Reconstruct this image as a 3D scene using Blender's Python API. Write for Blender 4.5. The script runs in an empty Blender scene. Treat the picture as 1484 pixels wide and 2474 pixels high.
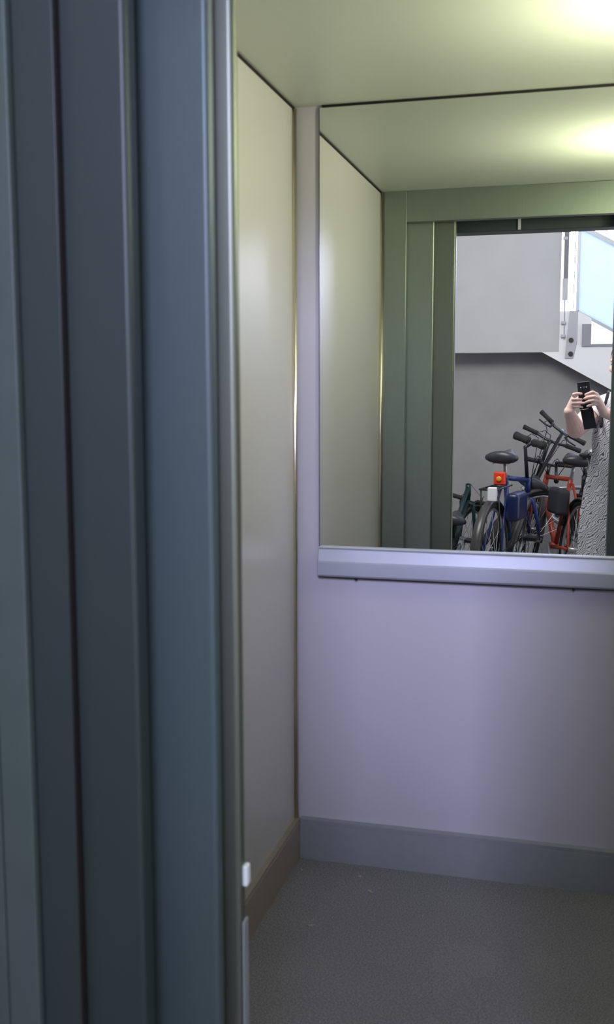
import bpy, bmesh, math, random
from mathutils import Vector, Matrix
random.seed(7)
S = bpy.context.scene
COL = S.collection
PI = math.pi
R = math.radians

# ------------------------------------------------------------------ materials
def nd(nt, t, **k):
    n = nt.nodes.new(t)
    for a, b in k.items():
        if hasattr(n, a): setattr(n, a, b)
        else: n.inputs[a].default_value = b
    return n

def mat(name, col, rough=.5, metal=0., var=.05, scale=8., bump=0., bscale=200., spec=.5, stretch=None, emit=None, es=0., coat=0.):
    m = bpy.data.materials.new(name); m.use_nodes = True
    nt = m.node_tree; b = nt.nodes['Principled BSDF']
    c = (*col, 1)
    b.inputs['Roughness'].default_value = rough
    b.inputs['Metallic'].default_value = metal
    b.inputs['Specular IOR Level'].default_value = spec
    b.inputs['Coat Weight'].default_value = coat
    tc = nd(nt, 'ShaderNodeTexCoord'); mp = nd(nt, 'ShaderNodeMapping')
    if stretch: mp.inputs['Scale'].default_value = stretch
    nt.links.new(tc.outputs['Object'], mp.inputs[0])
    n = nd(nt, 'ShaderNodeTexNoise'); n.inputs['Scale'].default_value = scale; n.inputs['Detail'].default_value = 4
    nt.links.new(mp.outputs[0], n.inputs['Vector'])
    r = nd(nt, 'ShaderNodeValToRGB')
    r.color_ramp.elements[0].position = .3; r.color_ramp.elements[1].position = .7
    r.color_ramp.elements[0].color = tuple(x*(1-var) for x in col)+(1,)
    r.color_ramp.elements[1].color = tuple(min(1, x*(1+var)) for x in col)+(1,)
    nt.links.new(n.outputs['Fac'], r.inputs[0]); nt.links.new(r.outputs[0], b.inputs['Base Color'])
    if bump:
        n2 = nd(nt, 'ShaderNodeTexNoise'); n2.inputs['Scale'].default_value = bscale
        nt.links.new(mp.outputs[0], n2.inputs['Vector'])
        bp = nd(nt, 'ShaderNodeBump'); bp.inputs['Strength'].default_value = bump; bp.inputs['Distance'].default_value = .002
        nt.links.new(n2.outputs['Fac'], bp.inputs['Height']); nt.links.new(bp.outputs[0], b.inputs['Normal'])
    if emit:
        b.inputs['Emission Color'].default_value = (*emit, 1); b.inputs['Emission Strength'].default_value = es
    return m

M = {}
M['laminate'] = mat('laminate', (.50, .485, .475), .33, .0, .02, 300, spec=.6)
M['ceil'] = mat('ceiling_laminate', (.51, .54, .47), .35, .0, .02, 300, spec=.5)
M['seam'] = mat('seam', (.012, .010, .010), .6, spec=.2)
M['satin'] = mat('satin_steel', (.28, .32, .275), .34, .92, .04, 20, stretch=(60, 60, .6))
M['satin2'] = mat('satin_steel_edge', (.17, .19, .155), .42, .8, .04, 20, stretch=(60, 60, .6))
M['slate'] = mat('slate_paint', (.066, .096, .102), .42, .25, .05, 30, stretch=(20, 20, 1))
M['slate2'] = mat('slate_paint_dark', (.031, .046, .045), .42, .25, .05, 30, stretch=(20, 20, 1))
M['walltile'] = mat('greenish_wall_paint', (.055, .078, .074), .5, 0, .06, 10)
M['laminate_daylit'] = mat('laminate_daylit', (.48, .465, .535), .33, .0, .02, 300, spec=.6)  # copy of laminate with the bluish daylight put into its colour
M['skirt_warmlit'] = mat('skirting_metal_warmlit', (.34, .30, .24), .42, .3, .03, 40)  # same skirting metal, warm light put into the base colour
M['skirt'] = mat('skirting_metal', (.30, .33, .36), .42, .3, .03, 40)
M['chrome'] = mat('chrome', (.75, .74, .72), .16, 1., .02, 20)
M['brass'] = mat('polished_trim', (.80, .72, .60), .22, 1., .03, 20)
M['alu'] = mat('anodised_aluminium', (.40, .42, .50), .42, .35, .03, 60, stretch=(.5, 30, 30))
M['aluhi'] = mat('bright_aluminium', (.50, .52, .58), .45, .1, .02, 60)  # paler aluminium: painted-in lit top of the rail, also the hanger bracket
M['dark'] = mat('dark_steel', (.025, .028, .030), .45, .4)
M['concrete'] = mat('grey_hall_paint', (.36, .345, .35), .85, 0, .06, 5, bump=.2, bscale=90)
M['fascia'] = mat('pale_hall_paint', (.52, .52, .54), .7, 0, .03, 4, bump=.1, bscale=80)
M['white'] = mat('white_hall_paint', (.88, .88, .90), .6, 0, .02, 5)
M['hallfloor'] = mat('hall_floor', (.22, .21, .21), .6, 0, .1, 12)
M['gsteel'] = mat('grey_bracket', (.42, .42, .46), .5, .2)
M['black'] = mat('black_plastic', (.012, .012, .014), .4)
M['rubber'] = mat('black_rubber', (.018, .018, .018), .75)
M['blackmat'] = mat('black_cloth', (.02, .02, .025), .8)
M['saddle'] = mat('saddle_leather', (.035, .037, .042), .38, 0, .2, 40)
M['silver'] = mat('silver_paint', (.45, .46, .48), .3, .6)
M['navy'] = mat('navy_paint', (.010, .016, .075), .3)
M['blue'] = mat('blue_paint', (.016, .038, .18), .3)
M['blackpaint'] = mat('black_paint', (.02, .02, .026), .3)
M['red'] = mat('orange_red_paint', (.34, .045, .022), .35)
M['redlens'] = mat('red_lens', (.70, .05, .02), .25)
M['amber'] = mat('amber_lens', (.75, .32, .04), .25)
M['teal'] = mat('teal_paint', (.010, .030, .032), .35)
M['fender'] = mat('fender_black', (.05, .045, .045), .35)
M['reflector'] = mat('white_reflector', (.85, .85, .88), .3)
M['tan'] = mat('tan_leather', (.32, .24, .15), .6)
M['skin'] = mat('skin', (.92, .61, .55), .55, 0, .07, 30, bump=.15, bscale=300)
M['hair'] = mat('grey_brown_hair', (.16, .14, .13), .6, 0, .4, 60, stretch=(10, 10, 1))
M['shirt'] = mat('white_cotton', (.82, .82, .86), .8, 0, .04, 20)
M['eyew'] = mat('eye_white', (.8, .8, .8), .2)
M['iris'] = mat('iris', (.10, .07, .04), .2)
M['lip'] = mat('lips', (.50, .17, .16), .45)
M['debris'] = mat('pale_crumb', (.45, .40, .33), .8)
M['paper'] = mat('white_plastic', (.78, .84, .86), .45)

# rubber floor with faint pebbled relief
def floor_mat():
    m = bpy.data.materials.new('speckled_rubber_floor'); m.use_nodes = True
    nt = m.node_tree; b = nt.nodes['Principled BSDF']; b.inputs['Roughness'].default_value = .62
    tc = nd(nt, 'ShaderNodeTexCoord')
    n = nd(nt, 'ShaderNodeTexNoise'); n.inputs['Scale'].default_value = 260; n.inputs['Detail'].default_value = 3
    n1 = nd(nt, 'ShaderNodeTexNoise'); n1.inputs['Scale'].default_value = 5
    v = nd(nt, 'ShaderNodeTexVoronoi'); v.inputs['Scale'].default_value = 42
    for x in (n, n1, v): nt.links.new(tc.outputs['Object'], x.inputs['Vector'])
    r = nd(nt, 'ShaderNodeValToRGB'); e = r.color_ramp.elements
    e[0].position = .35; e[0].color = (.11, .104, .125, 1); e[1].position = .68; e[1].color = (.33, .32, .355, 1)
    nt.links.new(n.outputs['Fac'], r.inputs[0])
    mx = nd(nt, 'ShaderNodeMix', data_type='RGBA', blend_type='MULTIPLY'); mx.inputs[0].default_value = .5
    r2 = nd(nt, 'ShaderNodeValToRGB'); r2.color_ramp.elements[0].color = (.6, .6, .6, 1)
    nt.links.new(n1.outputs['Fac'], r2.inputs[0])
    nt.links.new(r.outputs[0], mx.inputs[6]); nt.links.new(r2.outputs[0], mx.inputs[7])
    nt.links.new(mx.outputs[2], b.inputs['Base Color'])
    bp = nd(nt, 'ShaderNodeBump'); bp.inputs['Strength'].default_value = .35; bp.inputs['Distance'].default_value = .002
    nt.links.new(v.outputs['Distance'], bp.inputs['Height']); nt.links.new(bp.outputs[0], b.inputs['Normal'])
    return m
M['carfloor'] = floor_mat()

def dress_mat():
    m = bpy.data.materials.new('zebra_print_cloth'); m.use_nodes = True
    nt = m.node_tree; b = nt.nodes['Principled BSDF']; b.inputs['Roughness'].default_value = .85
    tc = nd(nt, 'ShaderNodeTexCoord'); mp = nd(nt, 'ShaderNodeMapping'); mp.inputs['Rotation'].default_value = (0, R(-40), 0)
    mp.inputs['Scale'].default_value = (1, .5, 1)
    nt.links.new(tc.outputs['Object'], mp.inputs[0])
    w = nd(nt, 'ShaderNodeTexWave'); w.inputs['Scale'].default_value = 29; w.inputs['Distortion'].default_value = 14
    w.inputs['Detail'].default_value = 1.5; w.inputs['Detail Scale'].default_value = .9
    nt.links.new(mp.outputs[0], w.inputs['Vector'])
    r = nd(nt, 'ShaderNodeValToRGB'); e = r.color_ramp.elements
    e[0].position = .04; e[0].color = (.07, .07, .08, 1); e[1].position = .38; e[1].color = (.60, .59, .63, 1)
    nt.links.new(w.outputs['Fac'], r.inputs[0]); nt.links.new(r.outputs[0], b.inputs['Base Color'])
    return m
M['dress'] = dress_mat()

def mirror_mat():
    m = bpy.data.materials.new('silvered_mirror'); m.use_nodes = True
    nt = m.node_tree; b = nt.nodes['Principled BSDF']
    b.inputs['Base Color'].default_value = (.92, .94, .93, 1); b.inputs['Metallic'].default_value = 1; b.inputs['Roughness'].default_value = 0.0
    return m
M['mirror'] = mirror_mat()

def frosted():
    m = bpy.data.materials.new('frosted_glass'); m.use_nodes = True
    nt = m.node_tree; o = nt.nodes['Material Output']; nt.nodes.remove(nt.nodes['Principled BSDF'])
    t = nd(nt, 'ShaderNodeBsdfTranslucent'); t.inputs['Color'].default_value = (.46, .52, .62, 1)
    d = nd(nt, 'ShaderNodeBsdfDiffuse'); d.inputs['Color'].default_value = (.5, .56, .68, 1)
    tc = nd(nt, 'ShaderNodeTexCoord'); n = nd(nt, 'ShaderNodeTexNoise'); n.inputs['Scale'].default_value = 25
    nt.links.new(tc.outputs['Object'], n.inputs['Vector'])
    mr = nd(nt, 'ShaderNodeMapRange'); mr.inputs['To Min'].default_value = .25; mr.inputs['To Max'].default_value = .38
    nt.links.new(n.outputs['Fac'], mr.inputs['Value'])
    mx = nd(nt, 'ShaderNodeMixShader'); nt.links.new(mr.outputs[0], mx.inputs[0])
    nt.links.new(t.outputs[0], mx.inputs[1]); nt.links.new(d.outputs[0], mx.inputs[2]); nt.links.new(mx.outputs[0], o.inputs[0])
    return m
M['frost'] = frosted()

# ------------------------------------------------------------------ mesh helpers
def link(name, bm, m, parent=None, smooth=False, bevel=0, seg=2):
    me = bpy.data.meshes.new(name); bmesh.ops.recalc_face_normals(bm, faces=bm.faces[:]); bm.to_mesh(me); bm.free()
    o = bpy.data.objects.new(name, me); COL.objects.link(o)
    me.materials.append(M[m] if isinstance(m, str) else m)
    if smooth: me.polygons.foreach_set('use_smooth', [True]*len(me.polygons))
    if parent: o.parent = parent
    if bevel:
        b = o.modifiers.new('bevel', 'BEVEL'); b.width = bevel; b.segments = seg; b.limit_method = 'ANGLE'
        me.polygons.foreach_set('use_smooth', [True]*len(me.polygons))
        w = o.modifiers.new('wn', 'WEIGHTED_NORMAL'); w.keep_sharp = True
    return o

def bx(bm, x0, x1, y0, y1, z0, z1):
    v = [bm.verts.new((x, y, z)) for z in (z0, z1) for y in (y0, y1) for x in (x0, x1)]
    for f in ((0, 1, 3, 2), (4, 6, 7, 5), (0, 4, 5, 1), (2, 3, 7, 6), (0, 2, 6, 4), (1, 5, 7, 3)):
        bm.faces.new([v[i] for i in f])
    return bm

def box(x0, x1, y0, y1, z0, z1): return bx(bmesh.new(), x0, x1, y0, y1, z0, z1)

def frame_of(d):
    d = d.normalized(); a = Vector((0, 0, 1)) if abs(d.z) < .9 else Vector((1, 0, 0))
    u = d.cross(a).normalized(); return u, d.cross(u).normalized()

def tube(bm, pts, rad, n=10, caps=True, closed=False):
    pts = [Vector(p) for p in pts]; k = len(pts)
    if not hasattr(rad, '__len__'): rad = [rad]*k
    rings = []; u = None
    for i, p in enumerate(pts):
        if closed: d = pts[(i+1) % k]-pts[i-1]
        elif i == 0: d = pts[1]-p
        elif i == k-1: d = p-pts[i-1]
        else: d = (pts[i+1]-p).normalized()+(p-pts[i-1]).normalized()
        d = d.normalized()
        if u is None: u, v = frame_of(d)
        else:
            u = (u-d*u.dot(d)).normalized(); v = d.cross(u)
        v = d.cross(u)
        rings.append([bm.verts.new(p+rad[i]*(math.cos(t)*u+math.sin(t)*v)) for t in [2*PI*j/n for j in range(n)]])
    for i in range(k if closed else k-1):
        a, b = rings[i], rings[(i+1) % k]
        for j in range(n): bm.faces.new((a[j], a[(j+1) % n], b[(j+1) % n], b[j]))
    if caps and not closed:
        bm.faces.new(rings[0][::-1]); bm.faces.new(rings[-1])
    return bm

def ball(bm, c, r, s=(1, 1, 1), n=16, rot=None):
    m = Matrix.Translation(c) @ (rot.to_4x4() if rot else Matrix.Identity(4)) @ Matrix.Diagonal((r*s[0], r*s[1], r*s[2], 1))
    bmesh.ops.create_uvsphere(bm, u_segments=n, v_segments=max(6, n//2+2), radius=1, matrix=m)
    return bm

def loft(bm, rings, caps=True):
    rs = [[bm.verts.new(p) for p in r] for r in rings]; n = len(rs[0])
    for a, b in zip(rs, rs[1:]):
        for j in range(n): bm.faces.new((a[j], a[(j+1) % n], b[(j+1) % n], b[j]))
    if caps: bm.faces.new(rs[0][::-1]); bm.faces.new(rs[-1])
    return bm

def prism(pts, y0, y1):                       # polygon in xz, extruded in y
    bm = bmesh.new()
    a = [bm.verts.new((x, y0, z)) for x, z in pts]; b = [bm.verts.new((x, y1, z)) for x, z in pts]; n = len(pts)
    bm.faces.new(a); bm.faces.new(b[::-1])
    for i in range(n): bm.faces.new((a[i], b[i], b[(i+1) % n], a[(i+1) % n]))
    return bm

def empty(name, loc, rot=(0, 0, 0)):
    o = bpy.data.objects.new(name, None); COL.objects.link(o); o.location = loc; o.rotation_euler = rot; o.empty_display_size = .05
    return o
def tag(o, label=None, cat=None, group=None, kind=None):
    if label: o['label'] = label
    if cat: o['category'] = cat
    if group: o['group'] = group
    if kind: o['kind'] = kind
    return o
def struct(name, bm, m, label, cat, **k):
    return tag(link(name, bm, m, **k), label, cat, kind='structure')

# ------------------------------------------------------------------ lift car
D = 2.8908; XL = -.808; XR = .40; YF = 1.592; ZC = 2.2
ZCAM = 1.4195
struct('floor', box(XL-.04, XR+.04, 1.50, D+.05, -.06, 0), 'carfloor', 'dark speckled rubber floor of the lift car', 'floor')
cl = struct('ceiling', box(XL-.04, XR+.04, YF, D+.05, ZC, ZC+.05), 'ceil', 'pale green lit ceiling of the lift car', 'ceiling')
struct('wall_left', box(XL-.04, XL, YF, D, 0, ZC-.006), 'laminate', 'beige left wall panel of the lift car', 'wall', bevel=.002)
struct('wall_right', box(XR, XR+.04, YF, D, 0, ZC-.006), 'laminate', 'right wall panel of the lift car', 'wall')
struct('wall_back', box(XL-.04, XR+.04, D+.006, D+.05, 0, ZC), 'laminate_daylit', 'grey back wall panel below the mirror, tinted lavender for daylight', 'wall')
# dark shadow joints
b = bmesh.new()
bx(b, XL-.001, XL+.0035, YF, D, ZC-.006, ZC-.0005); bx(b, XL+.082, XR, D-.0045, D+.006, ZC-.0055, ZC-.0002)
bx(b, XL, XL+.0025, D-.004, D+.004, .12, ZC-.006)
struct('trim_1', b, 'seam', 'thin black shadow joint around the top of the car walls', 'trim')
# polished corner beads
for i, (x, y, lab) in enumerate(((XL+.005, D-.014, 'thin polished corner bead at the back left corner'), (XL+.005, YF+.012, 'thin polished corner bead at the front left corner'))):
    b = bmesh.new(); tube(b, [(x, y, .128), (x, y, ZC-.008)], .0075, 18)
    struct('trim_%d' % (i+2), b, 'brass', lab, 'trim', smooth=True)
# baseboards with a lipped top
def skirting(name, ax, lab):
    b = bmesh.new()
    if ax == 'back':
        pr = [(D+.006, 0), (D-.015, 0), (D-.015, .112), (D-.012, .1125), (D-.012, .116), (D-.014, .117), (D-.014, .124), (D+.006, .126)]
        vs = [[b.verts.new((x, p[0], p[1])) for p in pr] for x in (XL+.016, XR-.016)]
    else:
        s = 1 if ax == 'left' else -1; X = XL if ax == 'left' else XR
        pr = [(X-.001*s, 0), (X+.015*s, 0), (X+.015*s, .112), (X+.012*s, .1125), (X+.012*s, .116), (X+.014*s, .117), (X+.014*s, .124), (X, .126)]
        vs = [[b.verts.new((p[0], y, p[1])) for p in pr] for y in (YF+.001, D)]
    n = len(pr)
    for j in range(n): b.faces.new((vs[0][j], vs[0][(j+1) % n], vs[1][(j+1) % n], vs[1][j]))
    b.faces.new(vs[0][::-1]); b.faces.new(vs[1])
    return struct(name, b, 'skirt' if ax == 'back' else 'skirt_warmlit', lab, 'baseboard')
skirting('baseboard_back', 'back', 'blue grey metal skirting along the back wall of the lift')
skirting('baseboard_left', 'left', 'metal skirting along the left wall of the lift, tinted brownish for warm light')
skirting('baseboard_right', 'right', 'metal skirting along the right wall of the lift')
# mirror
mr = empty('wall_mirror', (-.20, D, .955)); tag(mr, 'large wall mirror over the handrail reflecting the landing, bicycles and photographer', 'mirror')
def rel(o, root): o.parent = root; o.matrix_parent_inverse = Matrix.Translation(-root.location); return o
rel(link('mirror_glass', box(-.733, XR-.03, D, D+.0055, .950, ZC-.006), 'mirror'), mr)
rel(link('mirror_edge', box(-.7355, -.733, D-.001, D+.0058, .950, ZC-.006), mat('mirror_edge', (.10, .10, .16), .3, .5)), mr)
# handrail ledge
hr = empty('handrail', (-.2, D, .87)); tag(hr, 'silver aluminium handrail ledge under the mirror', 'handrail')
prf = [(D+.006, .958), (D-.012, .9575), (D-.017, .9535), (D-.026, .923), (D-.0262, .919), (D-.030, .918), (D-.030, .880), (D-.026, .8745), (D+.006, .8735)]
b = bmesh.new(); vs = [[b.verts.new((x, p[0], p[1])) for p in prf] for x in (-.733, XR-.03)]
for j in range(len(prf)): b.faces.new((vs[0][j], vs[0][(j+1) % len(prf)], vs[1][(j+1) % len(prf)], vs[1][j]))
b.faces.new(vs[0][::-1]); b.faces.new(vs[1])
rel(link('rail_profile', b, 'alu', bevel=.0015), hr)
rel(link('lit_top_strip', box(-.733, XR-.03, D-.0175, D-.001, .9575, .9595), 'aluhi'), hr)  # paler strip paints the lit top face of the rail
rel(link('shadow_gap_strip', box(-.731, XR-.032, D-.022, D+.006, .8705, .8736), 'seam'), hr)  # black strip put in for the shaded gap under the rail
for x in (-.62, -.01):
    b = bmesh.new(); tube(b, [(x, D-.018, .866), (x, D-.018, .872)], .004, 10); rel(link('screw', b, 'seam'), hr)
# car front: return, header, right side
struct('wall_front', box(XL-.04, -.704, 1.555, YF, 0, ZC), 'satin', 'satin steel front return of the lift car', 'wall', bevel=.002)
struct('trim_4', box(-.7035, XR+.04, 1.555, YF, 2.077, ZC), 'satin', 'satin steel header over the car entrance', 'trim', bevel=.002)
struct('trim_5', box(.108, XR+.04, 1.40, YF-.001, 0, 2.0765), 'slate', 'slate jamb on the closing side of the entrance', 'trim', bevel=.004)
# car door leaves (telescopic, open to the left)
def leaf(name, x0, x1, y0, y1, z1, m, lab, bev=.006):
    o = struct(name, box(x0, x1, y0, y1, .012, z1), m, lab, 'door', bevel=bev, seg=4); return o
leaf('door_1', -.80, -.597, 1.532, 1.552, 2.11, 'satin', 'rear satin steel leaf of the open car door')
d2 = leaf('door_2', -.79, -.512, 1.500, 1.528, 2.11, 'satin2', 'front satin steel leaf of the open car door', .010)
sb = link('door_sensor', box(-.5125, -.5035, 1.506, 1.524, .615, .650), 'paper', d2, bevel=.003)
tag(sb, 'small white sensor on the door edge')
link('edge_cover', box(-.5125, -.5085, 1.502, 1.526, .02, .555), 'skirt', d2, bevel=.002)
# landing door leaves and frame
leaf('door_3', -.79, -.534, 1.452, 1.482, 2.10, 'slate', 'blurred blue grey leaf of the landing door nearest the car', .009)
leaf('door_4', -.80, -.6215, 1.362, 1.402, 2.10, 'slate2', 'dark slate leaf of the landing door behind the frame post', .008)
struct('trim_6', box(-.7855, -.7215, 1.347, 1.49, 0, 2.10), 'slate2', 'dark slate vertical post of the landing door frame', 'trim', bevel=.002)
struct('trim_7', box(-.84, -.7875, 1.335, 1.49, 0, 2.25), 'walltile', 'greenish grey outer edge of the landing door surround', 'trim', bevel=.003)
struct('trim_11', box(-.7215, -.7180, 1.3465, 1.3625, 0, 2.05), 'seam', 'thin black joint between the door frame post and the landing door', 'trim')
# header gap with track
struct('trim_8', box(-.86, XR+.1, 1.335, 1.435, 2.05, 2.25), 'slate2', 'dark header of the landing door frame', 'trim', bevel=.003)
tk = empty('door_track', (-.2, 1.48, 2.10)); tag(tk, 'dark door track with rollers above the lift entrance', 'door track')
b = bmesh.new(); bx(b, -.70, .40, 1.437, 1.554, 2.125, 2.20); rel(link('track_body', b, 'dark'), tk)
for y in (1.449, 1.488, 1.53): rel(link('track_rail', box(-.70, .11, y, y+.006, 2.104, 2.125), 'gsteel'), tk)
rel(link('hanger_bracket', box(-.275, -.263, 1.437, 1.447, 2.052, 2.10), 'aluhi', bevel=.002), tk)
# sill
struct('trim_9', box(-.80, XR+.04, 1.335, 1.499, -.05, .004), 'gsteel', 'grooved metal sill of the lift entrance', 'trim')
# uplighter on the right wall
lf = empty('wall_lamp', (XR-.05, 2.26, 1.95)); tag(lf, 'slim vertical tube lamp on the right wall of the lift', 'lamp')
b = bmesh.new(); bx(b, XR-.006, XR-.001, 2.21, 2.33, 1.72, 2.11); bx(b, XR-.06, XR-.006, 2.245, 2.295, 1.725, 1.744); bx(b, XR-.06, XR-.006, 2.245, 2.295, 2.086, 2.104)
rel(link('housing', b, 'satin'), lf)
rel(link('tube', tube(bmesh.new(), [(XR-.035, 2.27, 1.745), (XR-.035, 2.27, 2.085)], .012, 14), mat('lamp_tube', (.9, .9, .8), .4, emit=(.97, 1, .68), es=72)), lf)
cp = empty('operating_panel', (XR-.01, 2.0, 1.1)); tag(cp, 'steel operating panel with lit buttons on the right wall', 'control panel')
rel(link('plate', box(XR-.012, XR-.001, 1.88, 2.08, .85, 1.55), 'satin', bevel=.003), cp)
for i in range(5):
    b = bmesh.new(); tube(b, [(XR-.011, 1.98, .95+.09*i), (XR-.017, 1.98, .95+.09*i)], .018, 18)
    rel(link('button', b, mat('button_glow', (.8, .35, .15), .4, emit=(1, .42, .18), es=30 if i == 0 else .6)), cp)
rel(link('display', box(XR-.0145, XR-.011, 1.93, 2.03, 1.44, 1.50), mat('display', (.02, .02, .02), .2, emit=(1, .3, .1), es=.8)), cp)
# crumbs on the floor
for i, (x, y, lab) in enumerate(((-.59, 2.80, 'small pale crumb on the lift floor by the back skirting'), (-.543, 2.72, 'curved pale fibre on the lift floor in front of the back skirting'),
                             (-.765, 2.80, 'tiny white crumb in the back left corner of the floor'), (-.66, 2.50, 'thin pale scrap on the floor nearest the left wall'))):
    b = bmesh.new(); pts = [(x+.009*(t-1)*(1 if i % 2 else .5), y+.004*math.sin(t*2+i), .0022) for t in (0, .5, 1, 1.5, 2)]
    tube(b, pts, [.0008, .0017, .002, .0016, .0007], 6); tag(link('crumb', b, 'debris', smooth=True), lab, 'crumb')

# ------------------------------------------------------------------ landing hall
struct('floor_hall', box(-2.6, 3.2, -4.6, 1.334, -.06, 0), 'hallfloor', 'grey floor of the landing hall', 'floor')
struct('wall_landing_left', box(-2.6, -.8405, 1.335, 1.50, 0, 3.2), 'walltile', 'greenish grey wall beside the landing door', 'wall')
struct('wall_landing_right', box(XR+.101, 3.2, 1.335, 1.50, 0, 3.2), 'walltile', 'wall right of the landing door', 'wall')
struct('wall_landing_top', box(-.84, XR+.10, 1.335, 1.50, 2.251, 3.2), 'walltile', 'wall over the landing door', 'wall')
struct('wall_hall_left', box(-2.64, -2.6, -3.1, 1.5, 0, 3.2), 'fascia', 'left wall of the landing hall', 'wall')
struct('ceiling_hall', box(-2.6, 3.2, -2.75, 1.5, 3.2, 3.26), 'white', 'white ceiling of the landing hall', 'ceiling')
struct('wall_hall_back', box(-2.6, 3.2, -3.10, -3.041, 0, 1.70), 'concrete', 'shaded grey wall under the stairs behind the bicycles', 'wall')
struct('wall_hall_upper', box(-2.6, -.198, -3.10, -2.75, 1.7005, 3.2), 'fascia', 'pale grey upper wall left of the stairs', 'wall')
# staircase
st = empty('staircase', (0, -2.75, 1.3)); tag(st, 'white staircase side rising behind the bicycles', 'staircase')
sl = -.556
z_at = lambda x: 1.701+sl*(x+.322)
rel(link('soffit_slab', prism([(-.197, z_at(-.197)+.004), (2.4, z_at(2.4)+.004), (2.4, z_at(2.4)+.12), (-.197, z_at(-.197)+.12)], -3.039, -2.801), 'fascia'), st)
rel(link('stringer', prism([(-.33, 1.7), (2.4, z_at(2.4)), (2.4, z_at(2.4)+.46), (.408, 1.758), (.047, 1.758), (.047, 1.958), (-.064, 2.02), (-.1975, 2.02), (-.1975, 1.7)], -2.80, -2.7505), 'white'), st)
for i in range(7):
    x = .0+i*.28; z = z_at(x)+.12
    rel(link('tread', box(x, x+.30, -3.035, -2.80, z, z+.04), 'fascia'), st)
bl = empty('glass_balustrade', (.3, -2.75, 2.2)); tag(bl, 'frosted pale blue glass balustrade above the white staircase', 'balustrade')
def par(x0, x1, a, b_, y0, y1, sl=-.556): return prism([(x0, a), (x1, a+sl*(x1-x0)), (x1, b_+sl*(x1-x0)), (x0, b_)], y0, y1)
rel(link('glass_pane', par(-.062, 1.6, 2.02, 2.66, -2.778, -2.766), 'frost'), bl)
b = bmesh.new(); bx(b, -.078, -.055, -2.785, -2.76, 2.01, 2.68)
rel(link('edge_channel', b, mat('pale_steel', (.45, .48, .52), .4, .2)), bl)
rel(link('lower_channel', par(-.06, 1.6, 2.000, 2.026, -2.785, -2.76), mat('pale_steel_b', (.45, .48, .52), .4, .2)), bl)
rel(link('top_rail', par(-.06, 1.6, 2.655, 2.695, -2.79, -2.755), mat('pale_steel_c', (.50, .53, .57), .4, .2)), bl)
rel(link('post_plate', prism([(-.150, 1.65), (-.088, 1.65), (-.062, 1.78), (-.062, 2.02), (-.122, 2.02), (-.138, 1.84)], -2.744, -2.735), 'gsteel'), bl)
for z in (1.791, 1.683):
    b = bmesh.new(); tube(b, [(-.106, -2.737, z), (-.106, -2.722, z)], .019, 16); rel(link('bolt', b, 'black'), bl)
b = bmesh.new(); tube(b, [(-.094, -2.75, 2.02), (-.094, -2.75, 3.0)], .004, 8); rel(link('rod', b, 'gsteel'), bl)
po = empty('stair_post', (-.155, -2.74, 1.8)); tag(po, 'slim grey vertical post at the corner beside the pale wall', 'post')
rel(link('upper_bar', box(-.176, -.142, -2.745, -2.725, 2.27, 3.19), mat('post_grey', (.17, .17, .20), .5)), po)
rel(link('lower_bar', box(-.182, -.142, -2.745, -2.725, 2.105, 2.27), 'gsteel'), po)
b = bmesh.new(); tube(b, [(-.162, -2.735, 1.80), (-.162, -2.735, 2.105)], .0035, 8); rel(link('rod', b, 'gsteel'), po)
for z in (1.928, 1.824, 2.58):
    b = bmesh.new(); bx(b, -.186, -.152, -2.743, -2.722, z-.012, z+.012); rel(link('clamp', b, 'gsteel', bevel=.003), po)
b = bmesh.new(); bx(b, -.024, .047, -2.744, -2.732, 1.742, 1.915); bx(b, .047, .40, -2.744, -2.732, 1.742, 1.758)
struct('trim_10', b, mat('reveal_grey', (.30, .30, .34), .6), 'grey L shaped reveal strip on the white stair side', 'trim')

# ------------------------------------------------------------------ bicycles
def arc(c, r, a0, a1, n, ax='y'):
    return [(c[0]+r*math.cos(a0+(a1-a0)*i/n), 0, c[2]+r*math.sin(a0+(a1-a0)*i/n)) for i in range(n+1)]

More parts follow.
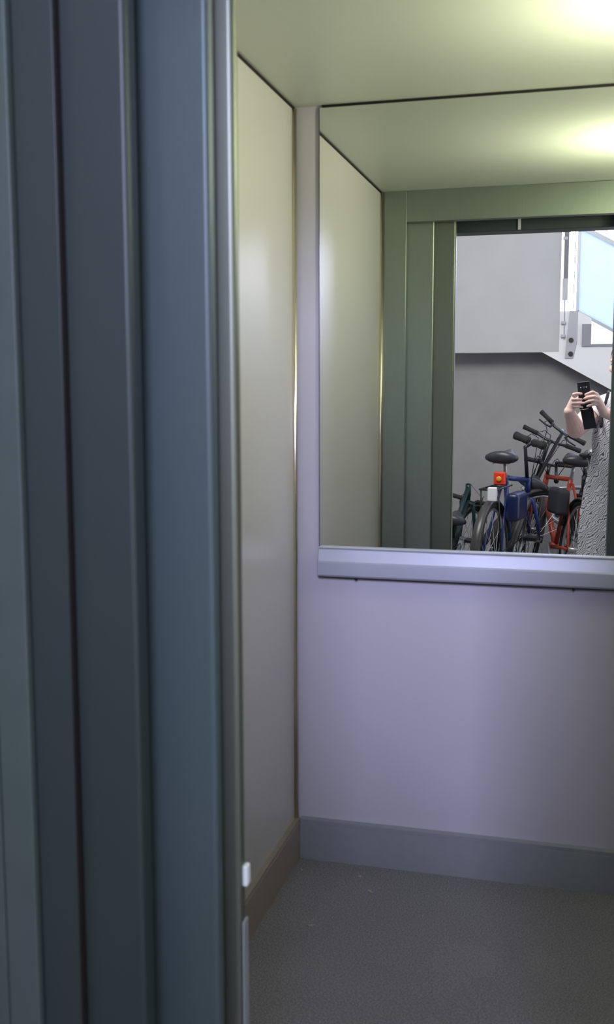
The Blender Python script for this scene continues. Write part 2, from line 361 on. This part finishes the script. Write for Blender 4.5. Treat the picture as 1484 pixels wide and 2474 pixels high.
def bicycle(loc, heading, lean, steer, label, frame='blue', wr=.34, wb=.52, bar='flat', barw=.30, barz=1.03, sz=.95, fenders=True, rack=False, lamp=False, bag=None, saddle_wide=True, step=False, seatx=-.24, gripm='rubber', spokes=20, fat=1, tail=False, bagside=1):
    root = empty('bicycle', loc); root.rotation_mode = 'XYZ'
    root.matrix_world = Matrix.Translation(loc) @ Matrix.Rotation(heading, 4, 'Z') @ Matrix.Rotation(lean, 4, 'X')
    tag(root, label, 'bicycle', 'bicycles parked under the stairs')
    P = lambda n, bm, m, par=root, **k: link(n, bm, m, par, smooth=True, **k)
    hubF = Vector((wb, 0, wr)); hubR = Vector((-wb, 0, wr))
    headB = Vector((wb-.13, 0, wr+.30)); headT = Vector((wb-.175, 0, wr+.44)); ax = (headT-headB).normalized()
    stemT = headT+ax*((barz-headT.z)/ax.z)
    SM = Matrix.Translation(headB) @ Matrix.Rotation(steer, 4, ax) @ Matrix.Translation(-headB)
    st_ = lambda p: SM @ Vector(p)
    bb = Vector((-.06, 0, wr-.04)); seatT = Vector((seatx+.03, 0, sz-.16)) ; seat = Vector((seatx, 0, sz))
    # wheels
    for hub, T in ((hubR, lambda p: Vector(p)), (hubF, st_)):
        w = bmesh.new(); ring = [(hub.x+(wr-.02)*math.cos(2*PI*i/40), 0, hub.z+(wr-.02)*math.sin(2*PI*i/40)) for i in range(40)]
        tube(w, [T(p) for p in ring], .020, 8, closed=True); wo = P('wheel', w, 'rubber')
        w = bmesh.new(); ring = [(hub.x+(wr-.045)*math.cos(2*PI*i/40), 0, hub.z+(wr-.045)*math.sin(2*PI*i/40)) for i in range(40)]
        tube(w, [T(p) for p in ring], .010, 6, closed=True); P('rim', w, 'silver', wo)
        w = bmesh.new()
        for i in range(spokes):
            a = 2*PI*i/spokes; s = .03 if i % 2 else -.03
            tube(w, [T((hub.x+.02*math.cos(a+.6), s, hub.z+.02*math.sin(a+.6))), T((hub.x+(wr-.05)*math.cos(a), 0, hub.z+(wr-.05)*math.sin(a)))], .0016, 4, caps=False)
        P('spokes', w, 'chrome', wo)
        w = bmesh.new(); tube(w, [T((hub.x, -.06, hub.z)), T((hub.x, .06, hub.z))], .018, 10); P('hub', w, 'silver', wo)
        if fenders:
            w = bmesh.new(); a0, a1 = (R(20), R(215)) if hub.x < 0 else (R(-10), R(160))
            if hub.x > 0: a0, a1 = R(25), R(190)
            n = 20; ins = []
            rings = []
            for i in range(n+1):
                a = a0+(a1-a0)*i/n; c = (hub.x+(wr+.015)*math.cos(a), hub.z+(wr+.015)*math.sin(a)); rr = []
                for (yy, dr) in ((-.033, -.02), (-.02, 0), (.02, 0), (.033, -.02), (.018, -.004), (-.018, -.004)):
                    rr.append(T((c[0]+dr*math.cos(a), yy, c[1]+dr*math.sin(a))))
                rings.append(rr)
            loft(w, rings); P('fender', w, 'fender')
    # frame
    f = bmesh.new()
    r = .017
    tube(f, [headB+(headT-headB)*.15, bb], [r*1.15, r*1.25], 10)
    if step: tube(f, [headT, Vector((.12, 0, wr+.14)), bb+Vector((-.05, 0, .14))], r, 10)
    else: tube(f, [headT-ax*.02, seatT], r, 10)
    tube(f, [bb, seatT], r, 10); tube(f, [headB, headT], r*1.25, 10)
    for s in (-1, 1):
        tube(f, [bb+Vector((0, s*.03, 0)), hubR+Vector((0, s*.06, 0))], .010, 8)
        tube(f, [seatT+Vector((-.01, s*.015, -.03)), hubR+Vector((0, s*.06, 0))], .009, 8)
    tube(f, [bb+Vector((0, -.04, 0)), bb+Vector((0, .04, 0))], .024, 12)
    P('frame', f, frame)
    # fork
    f = bmesh.new(); tube(f, [st_(headB+Vector((0, -.055, -.01))), st_(headB), st_(headB+Vector((0, .055, -.01)))], .014, 8)
    for s in (-1, 1): tube(f, [st_(headB+Vector((0, s*.05, 0))), st_(hubF+Vector((-.04, s*.055, .12))), st_(hubF+Vector((0, s*.055, 0)))], [.015, .013, .010], 8)
    P('fork', f, frame if bar != 'drop' else 'blackpaint')
    # stem and bars
    f = bmesh.new(); tube(f, [st_(headT), st_(stemT-ax*.02), st_(stemT+Vector((.05, 0, .01)))], .014, 10); P('stem', f, 'silver' if frame == 'silver' else 'blackpaint')
    c = stemT+Vector((.05, 0, .01))
    if bar == 'flat': pts = [(-.02, -barw, .02), (-.008, -barw*.55, .015), (0, -.05, 0), (0, .05, 0), (-.008, barw*.55, .015), (-.02, barw, .02)]
    elif bar == 'city': pts = [(-.20, -barw, .04), (-.08, -barw*.92, .05), (-.01, -barw*.6, .06), (0, -.05, 0), (0, .05, 0), (-.01, barw*.6, .06), (-.08, barw*.92, .05), (-.20, barw, .04)]
    else: pts = [(-.02, -.20, -.13), (.06, -.20, -.12), (.09, -.20, -.04), (.05, -.20, 0), (0, -.15, 0), (0, .15, 0), (.05, .20, 0), (.09, .20, -.04), (.06, .20, -.12), (-.02, .20, -.13)]
    W = [st_(c+Vector(p)) for p in pts]
    f = bmesh.new(); tube(f, W, .011, 10); hb = P('handlebar', f, 'blackpaint' if bar != 'city' else 'silver')
    for i, j in ((0, 1), (-1, -2)):
        a, b_ = W[i], W[j]; d = (b_-a).normalized()
        f = bmesh.new(); tube(f, [a-d*.004, a+d*.02, a+d*.06, a+d*.115], [.019*fat, .0175*fat, .016*fat, .018*fat], 12); P('grip', f, gripm, hb)
        if bar != 'drop':
            q = a+d*.13; fw = st_(headB+Vector((1, 0, -.25)))-st_(headB); fw.normalize()
            f = bmesh.new(); tube(f, [q, q+fw*.035, q+fw*.05-d*.04, q+fw*.055-d*.10], [.010, .009, .006, .005], 8); P('brake_lever', f, 'black', hb)
    f = bmesh.new()
    for s in (-1, 1):
        a = W[1] if s < 0 else W[-2]
        m1 = st_(c+Vector((.10, s*.05, .03))); tube(f, [a, (a+m1)/2+Vector((.03, 0, .03)), m1, st_(headT+Vector((.04, 0, 0))), st_(headB+Vector((.03, 0, -.03)))], .003, 6)
    P('brake_cable', f, 'black', hb)
    if lamp:
        f = bmesh.new(); cc = st_(headT+Vector((.10, 0, .05))); ball(f, cc, .04, (1, 1, 1), 14); P('headlamp', f, 'chrome')
    # saddle
    f = bmesh.new(); tube(f, [bb+(seatT-bb)*.9, seat-Vector((0, 0, .05))], .0125, 10); P('seat_post', f, 'silver')
    f = bmesh.new(); rings = []
    wd = .105 if saddle_wide else .068
    for t in [i/12 for i in range(13)]:
        x = seat.x-.12+.27*t; hw = wd*(1-t)**.75+.020 if t > .12 else wd*(.62+3*t); hw = min(hw, wd+.01); th = .043 if saddle_wide else .022
        if t < .05 or t > .97: hw *= .7; th *= .6
        zc = seat.z-.02-.012*math.sin(t*PI)
        rings.append([(x, hw*math.cos(a), zc+th*math.sin(a)*(1 if math.sin(a) > 0 else .9)) for a in [2*PI*k/16 for k in range(16)]])
    loft(f, rings); so = P('saddle', f, 'saddle')
    f = bmesh.new()
    for s in (-1, 1): tube(f, [seat+Vector((-.09, s*.03, -.03)), seat+Vector((-.05, s*.022, -.055)), seat+Vector((.05, s*.02, -.055)), seat+Vector((.12, 0, -.03))], .004, 6)
    if saddle_wide:
        for s in (-1, 1):
            tube(f, [(seat.x-.07+.012*math.cos(k)*1, s*.05+.012*math.sin(k), seat.z-.045-.0018*k) for k in [i*.7 for i in range(18)]], .0025, 5)
    P('saddle_rail', f, 'chrome', so)
    if tail:
        f = bmesh.new(); ball(f, (seat.x-.125, 0, seat.z-.005), .027, (1, 1, .9), 16); P('tail_lamp', f, 'chrome')
    # cranks
    f = bmesh.new(); ring = [bb+Vector((.085*math.cos(2*PI*i/28), .045, .085*math.sin(2*PI*i/28))) for i in range(28)]
    tube(f, ring, .006, 6, closed=True)
    for i in range(5):
        a = 2*PI*i/5; tube(f, [bb+Vector((0, .045, 0)), bb+Vector((.083*math.cos(a), .045, .083*math.sin(a)))], .006, 5)
    pa = R(35)
    ends = []
    for s in (-1, 1):
        e = bb+Vector((s*.165*math.cos(pa), s*.06, s*.165*math.sin(pa))); ends.append((e, s)); tube(f, [bb+Vector((0, s*.055, 0)), e], .010, 8)
    P('crankset', f, 'silver')
    for e, s in ends:
        f = bmesh.new(); bx(f, e.x-.045, e.x+.045, e.y+(0 if s > 0 else -.09), e.y+(.09 if s > 0 else 0), e.z-.012, e.z+.012); link('pedal', f, 'black', root, bevel=.004)
    f = bmesh.new()
    tube(f, [bb+Vector((0, .047, .085)), hubR+Vector((0, .047, .03)), hubR+Vector((-.03, .047, 0)), hubR+Vector((0, .047, -.03)), bb+Vector((0, .047, -.085))], .004, 5); P('chain', f, 'dark')
    f = bmesh.new(); tube(f, [hubR+Vector((.06, .05, -.02)), hubR+Vector((.02, .09, -.30))], .008, 8); P('kickstand', f, 'silver')
    if rack:
        zt = wr*2+.085
        f = bmesh.new()
        tube(f, [(seatx+.0, -.05, zt), (-wb-.08, -.055, zt), (-wb-.10, 0, zt), (-wb-.08, .055, zt), (seatx, .05, zt)], .006, 8)
        for x in (-.35, -.45, -.55): tube(f, [(x, -.055, zt), (x, .055, zt)], .005, 6)
        for s in (-1, 1): tube(f, [(-wb-.05, s*.055, zt), hubR+Vector((0, s*.065, 0))], .005, 6)
        P('rack', f, 'black')
        f = bmesh.new(); bx(f, -wb-.145, -wb-.11, .012, .066, zt-.065, zt+.02); link('rear_reflector', f, 'reflector', root, bevel=.006)
        f = bmesh.new(); bx(f, seatx-.10, seatx-.055, -.045, .030, sz-.20, sz-.115); link('rear_light', f, 'redlens', root, bevel=.01)
        f = bmesh.new(); ball(f, (seatx-.103, -.008, sz-.16), .018, (.4, 1, 1), 12); P('light_spot', f, 'amber')
    if bag:
        f = bmesh.new(); bx(f, -.44, -.20, min(.06*bagside, .15*bagside), max(.06*bagside, .15*bagside), wr*2-.13, wr*2+.05); link('pannier_bag', f, bag, root, bevel=.03, seg=3)
    return root

H = lambda dx, dy: math.atan2(dy, dx)
bicycle((-.43, -1.19, 0), H(.12, -.60), R(0), R(38), 'blue bicycle with a wide black saddle and red rear light, nearest the mirror', 'blue', wr=.355, bar='flat', barw=.145, barz=1.03, sz=1.0, rack=True, bag='navy', bagside=1, fat=1.6)
bicycle((-.55, -1.95, 0), H(0, -.60), R(-17), R(17), 'black bicycle with a long straight black handlebar behind the blue one', 'blackpaint', bar='flat', barw=.235, barz=1.055, sz=.80, step=True)
bicycle((-.21, -1.74, 0), H(-.20, -.60), R(-6), R(10), 'orange red bicycle with a black saddle between the blue and racing bicycles', 'red', bar='flat', barw=.18, barz=.84, sz=.95, saddle_wide=True, bag='blackmat', bagside=-1)
bicycle((-.09, -2.64, 0), H(-.97, .20), R(31), R(-46), 'silver bicycle with the highest raised handlebar, leaning by the wall', 'silver', bar='flat', barw=.20, barz=1.31, sz=.95, lamp=True)
bicycle((.045, -1.60, 0), H(-.03, -.60), R(0), R(0), 'black racing bicycle with a narrow saddle beside the photographer', 'blackpaint', bar='drop', barz=.86, sz=1.0, saddle_wide=False, fenders=False, tail=True)
bicycle((-.90, -1.62, 0), H(.05, -.60), R(-6), R(15), 'small dark teal bicycle at the left end of the row', 'teal', wr=.27, wb=.44, bar='flat', barw=.17, barz=.56, sz=.53, seatx=-.18)

# ------------------------------------------------------------------ camera frame
q = dict(yaw=.2609, p=.12, r=-.0019, f=2486.85)
fw = Vector((-math.sin(q['yaw'])*math.cos(q['p']), math.cos(q['yaw'])*math.cos(q['p']), -math.sin(q['p'])))
rt = Vector((math.cos(q['yaw']), math.sin(q['yaw']), 0)); up = rt.cross(fw)
rt, up = rt*math.cos(q['r'])+up*math.sin(q['r']), up*math.cos(q['r'])-rt*math.sin(q['r'])
CAM = Vector((0, 0, ZCAM))

# ------------------------------------------------------------------ phone (held upright, flip cover hanging below)
def basis(o, r, u, f): return Matrix(((r.x, u.x, f.x, o.x), (r.y, u.y, f.y, o.y), (r.z, u.z, f.z, o.z), (0, 0, 0, 1)))
u2 = (Vector((0, 0, 1))+Vector((-.10, .0, 0))).normalized()
pf = Vector((-.20, .97, -.10)).normalized(); pr = u2.cross(pf).normalized()*-1; u3 = pf.cross(pr)*-1
if u3.z < 0: u3 = -u3
pr = u3.cross(pf)*1
if pr.x < 0: pr = -pr
PM = basis(CAM-pf*.007, pr, u3, pf)
ph = empty('smartphone', (0, 0, 0)); ph.matrix_world = PM
tag(ph, 'black smartphone with an open flip cover held up in both hands', 'phone')
pm = link('body', box(-.034, .034, -.118, .030, -.009, 0), 'black', ph, bevel=.004, seg=3)
link('screen', box(-.031, .031, -.112, .024, -.0098, -.0088), mat('screen', (.05, .06, .08), .1, emit=(.4, .45, .5), es=.3), ph)
b = bmesh.new(); tube(b, [(0, 0, -.0005), (0, 0, .0012)], .0065, 20); link('camera_lens', b, mat('lens_ring', (.25, .27, .32), .2, .8), ph)
for x in (-.016, .014):
    b = bmesh.new(); tube(b, [(x, 0, -.0005), (x, 0, .0009)], .0035, 14); link('flash', b, mat('flash', (.5, .55, .6), .2), ph)
fl = link('flip_cover', box(-.034, .034, -.112, 0, -.003, .001), 'blackmat', ph, bevel=.0015)
fl.matrix_local = Matrix.Translation((0.004, -.119, -.002)) @ Matrix.Rotation(R(-6), 4, 'Z') @ Matrix.Rotation(R(8), 4, 'X') @ Matrix.Rotation(R(10), 4, 'Z')

# ------------------------------------------------------------------ person
PX, PY = .235, -.33
person = bpy.data.objects.new('person', None)
def cap(bm, pts, rad, n=14):
    pts = [Vector(p) for p in pts]
    for (a, ra), (b_, rb) in zip(zip(pts, rad), list(zip(pts, rad))[1:]):
        tube(bm, [a, b_], [ra, rb], n)
    for p, r_ in zip(pts, rad): ball(bm, p, r_, (1, 1, 1), n)
B = bmesh.new()
# torso / hips
ball(B, (PX, PY, 1.20), .15, (1.02, .78, 1.15), 24); ball(B, (PX, PY, 1.04), .15, (1.0, .82, 1.2), 24); ball(B, (PX, PY, .90), .17, (1.08, .85, 1.0), 24)
for s in (-1, 1): ball(B, (PX+s*.065, PY+.075, 1.18), .062, (1, .9, 1), 18)
SHL = Vector((PX-.155, PY+.035, 1.300)); SHR = Vector((PX+.155, PY-.02, 1.300))
cap(B, [SHL, (PX-.06, PY, 1.345), (PX+.06, PY, 1.345), SHR], [.055, .055, .055, .055])
# neck and head
HC = Vector((PX-.012, PY+.040, 1.545)); hd = Vector((-.62, .78, -.06)).normalized()
cap(B, [(PX, PY, 1.36), (PX, PY+.02, 1.48)], [.062, .054])
hz = Vector((0, 0, 1)); hx = hz.cross(hd).normalized(); hz = hd.cross(hx).normalized()*1
HR = Matrix((( hx.x, hd.x, hz.x), (hx.y, hd.y, hz.y), (hx.z, hd.z, hz.z)))
hp = lambda x, y, z: HC+HR @ Vector((x, y, z))
ball(B, hp(0, -.012, .03), .092, (.84, 1.05, .98), 28, HR); ball(B, hp(0, .022, -.045), .068, (.86, .95, 1.02), 24, HR)
ball(B, hp(0, .055, -.088), .025, (1.1, .8, .7), 14, HR)
cap(B, [hp(0, .083, .018), hp(0, .100, -.018)], [.007, .0105], 12)
for s in (-1, 1):
    ball(B, hp(s*.009, .091, -.022), .0075, (1, 1, .8), 10, HR); ball(B, hp(s*.043, .050, -.02), .026, (1, .8, .9), 16, HR)
    ball(B, hp(s*.028, .078, .028), .018, (1.2, .5, .45), 12, HR)
    ball(B, hp(s*.080, -.005, -.005), .026, (.35, .65, 1.15), 14, HR)
ball(B, hp(0, .084, -.050), .014, (1.7, .6, .75), 14, HR)
# arms
ELL = Vector((-.035, -.185, 1.185)); WRL = Vector((-.072, -.032, 1.29))
cap(B, [SHL, SHL.lerp(ELL, .5), ELL], [.058, .056, .050]); cap(B, [ELL, ELL.lerp(WRL, .35), WRL], [.050, .045, .029])
ELR = Vector((.37, -.165, 1.195)); WRR = Vector((.112, -.040, 1.283))
cap(B, [SHR, SHR.lerp(ELR, .5), ELR], [.055, .051, .043]); cap(B, [ELR, ELR.lerp(WRR, .35), WRR], [.043, .041, .028])
PMi = PM
P3 = lambda x, y, z: PMi @ Vector((x, y, z))
# left hand (image left): palm beside the phone's -x edge
def hand(wr, kn, side, fingers, thumb):
    # palm slab from wrist to knuckles
    kn = [Vector(k) for k in kn]
    for k in kn: cap(B, [wr.lerp(k, .12), wr.lerp(k, .55), k], [.024, .0185, .0112], 12)
    for k, f in zip(kn, fingers): cap(B, [k]+[Vector(p) for p in f], [.0100, .0090, .0083, .0073], 12)
    cap(B, [wr.lerp(kn[-1], .18)]+[Vector(p) for p in thumb], [.017, .0135, .0110, .0090], 12)
e = .0105
hand(WRL, [P3(-.058, -.042, .000), P3(-.063, -.060, .000), P3(-.062, -.079, -.002), P3(-.057, -.096, -.004)], -1,
     [[P3(-.052, -.031, .020), P3(-.031, -.029, .018), P3(-.013, -.033, .0105)],
      [P3(-.058, -.057, .022), P3(-.035, -.060, .020), P3(-.016, -.064, .0105)],
      [P3(-.056, -.078, .020), P3(-.030, -.080, .021), P3(-.004, -.085, .0105)],
      [P3(-.052, -.097, .016), P3(-.033, -.100, .018), P3(-.016, -.105, .0095)]],
     [P3(-.062, -.085, -.018), P3(-.049, -.065, -.024), P3(-.026, -.050, -.020)])
hand(WRR, [P3(.066, -.044, .008), P3(.071, -.062, .010), P3(.070, -.080, .009), P3(.064, -.097, .006)], 1,
     [[P3(.050, -.028, .024), P3(.028, -.034, .022), P3(.008, -.040, .0105)],
      [P3(.054, -.052, .028), P3(.027, -.054, .025), P3(.002, -.060, .0105)],
      [P3(.052, -.073, .027), P3(.028, -.075, .025), P3(.006, -.081, .0105)],
      [P3(.048, -.094, .022), P3(.030, -.098, .021), P3(.013, -.103, .0095)]],
     [P3(.066, -.085, -.016), P3(.051, -.064, -.024), P3(.028, -.046, -.020)])
# legs and feet
for s in (-1, 1):
    cap(B, [(PX+s*.085, PY, .86), (PX+s*.085, PY+.01, .48), (PX+s*.08, PY-.01, .32), (PX+s*.08, PY-.015, .08)], [.088, .058, .055, .036])
    cap(B, [(PX+s*.08, PY-.035, .035), (PX+s*.085, PY+.06, .035), (PX+s*.095, PY+.15, .024)], [.034, .036, .022])
me = bpy.data.meshes.new('person'); bmesh.ops.recalc_face_normals(B, faces=B.faces[:]); B.to_mesh(me); B.free()
person = bpy.data.objects.new('person', me); COL.objects.link(person); me.materials.append(M['skin'])
tag(person, 'person in a grey zebra print long dress photographing with both hands raised', 'person')
rm = person.modifiers.new('remesh', 'REMESH'); rm.mode = 'VOXEL'; rm.voxel_size = .0036; rm.use_smooth_shade = True
sm = person.modifiers.new('smooth', 'SMOOTH'); sm.factor = .5; sm.iterations = 3
def oval(cx, cy, z, a, b_, n=48, wob=0, k=9, ph=0):
    return [(cx+(a*(1+wob*math.sin(k*t+ph)))*math.cos(t), cy+(b_*(1+wob*math.sin(k*t+ph)))*math.sin(t), z) for t in [2*PI*i/n for i in range(n)]]
f = bmesh.new()
rg = []
for z, a, b_, w in ((1.345, .115, .085, 0), (1.31, .150, .118, 0), (1.26, .172, .150, 0), (1.19, .176, .172, 0), (1.12, .182, .160, .004), (1.04, .178, .146, .008), (.95, .195, .158, .012), (.84, .218, .172, .016), (.70, .232, .180, .022), (.55, .240, .188, .028), (.40, .248, .195, .034), (.25, .256, .202, .04), (.10, .264, .21, .045)):
    rg.append(oval(PX, PY, z, a, b_, 72, w, 9, z*.8))
loft(f, rg, caps=False)
dr = link('dress', f, 'dress', person, smooth=True); sd = dr.modifiers.new('solid', 'SOLIDIFY'); sd.thickness = .004
# white short sleeves with black shoulder strap
f = bmesh.new()
for (a, b2) in ((SHL, ELL), (SHR, ELR)):
    d = (b2-a); ins = Vector((PX, PY, 1.355))
    pts = [ins.lerp(a, .35)+Vector((0, 0, .004)), ins.lerp(a, .75)+Vector((0, 0, .003)), a, a+d*.18, a+d*.34]
    tube(f, pts, [.062, .062, .061, .0625, .063], 24, caps=False)
sh = link('short_sleeves', f, 'shirt', person, smooth=True)
f = bmesh.new(); tube(f, [(PX-.118+.02*math.sin(a), PY+.012-.072*math.cos(a), 1.315+.078*math.sin(a)) for a in [R(k) for k in (-20, 10, 40, 65, 90, 115, 140, 165, 185)]]+[(PX-.135, PY+.11, 1.26), (PX-.135, PY+.15, 1.20)], .009, 8)
tag(link('shoulder_strap', f, 'blackmat', person, smooth=True), 'black shoulder strap')
# hair: shell over the skull
f = bmesh.new(); ball(f, hp(0, -.022, .036), .101, (.90, 1.03, 1.0), 32, HR)
cut = [v for v in f.verts if (HR.transposed() @ (v.co-HC)).y > .048 and (HR.transposed() @ (v.co-HC)).z < .072 or (HR.transposed() @ (v.co-HC)).z < -.055]
bmesh.ops.delete(f, geom=cut, context='VERTS')
hr_ = link('hair', f, 'hair', person, smooth=True); x = hr_.modifiers.new('s', 'SOLIDIFY'); x.thickness = .008; x = hr_.modifiers.new('ss', 'SUBSURF'); x.levels = x.render_levels = 1
for s in (-1, 1):
    f = bmesh.new(); ball(f, hp(s*.029, .0745, .008), .0125, (1, .75, .75), 14, HR); eo = link('eye', f, 'eyew', person, smooth=True)
    f = bmesh.new(); ball(f, hp(s*.029, .0815, .008), .0055, (1, .55, 1), 12, HR); link('iris', f, 'iris', eo, smooth=True)
f = bmesh.new(); ball(f, hp(0, .0895, -.0475), .010, (2.0, .5, .35), 14, HR); ball(f, hp(0, .0885, -.055), .010, (1.8, .5, .42), 14, HR); link('lips', f, 'lip', person, smooth=True)
for s in (-1, 1):
    f = bmesh.new(); cap(f, [(PX+s*.08, PY-.035, .034), (PX+s*.085, PY+.06, .034), (PX+s*.095, PY+.155, .026)], [.039, .041, .027], 16)
    for v in f.verts: v.co.z = max(v.co.z, 0)
    link('shoe', f, 'black', person, smooth=True)

# ------------------------------------------------------------------ lights
def area(name, loc, target, size, power, col, sy=None, spread=None):
    l = bpy.data.lights.new(name, 'AREA'); l.energy = power; l.color = col; l.size = size
    if sy: l.shape = 'RECTANGLE'; l.size_y = sy
    if spread: l.spread = spread
    o = bpy.data.objects.new(name, l); COL.objects.link(o); o.location = loc
    o.rotation_euler = (Vector(target)-Vector(loc)).to_track_quat('-Z', 'Y').to_euler(); return o
area('uplight', (XR-.12, 2.27, 2.02), (.05, 2.29, 2.2), .07, 8, (1, 1, .70), .28)
area('stair_window_light', (.9, -5.8, 3.3), (-.3, 2.5, .7), 2.2, 1200, (.66, .66, 1.0))
area('hall_fill_light', (-.7, .3, 3.05), (-.6, -3, 1.0), 1.2, 88, (1.0, .99, .98))  # added fill brightening the hall back wall, no lamp fitting there
w = bpy.data.worlds.new('world'); S.world = w; w.use_nodes = True
bg = w.node_tree.nodes['Background']; bg.inputs[0].default_value = (.93, .96, 1, 1); bg.inputs[1].default_value = 1.5

# ------------------------------------------------------------------ camera
cd = bpy.data.cameras.new('camera'); co = bpy.data.objects.new('camera', cd); COL.objects.link(co)
cd.sensor_fit = 'HORIZONTAL'; cd.sensor_width = 36; cd.lens = q['f']/1484*36; cd.clip_start = .005
co.matrix_world = basis(CAM, rt, up, -fw)
cd.dof.use_dof = True; cd.dof.focus_distance = 6.5; cd.dof.aperture_fstop = cd.lens/1000/.007
S.camera = co
S.view_settings.view_transform = 'Standard'; S.view_settings.look = 'None'; S.view_settings.exposure = 0; S.view_settings.gamma = 1
S.cycles.max_bounces = 10; S.cycles.diffuse_bounces = 5; S.cycles.glossy_bounces = 6; S.cycles.caustics_reflective = True
S.cycles.sample_clamp_indirect = 4
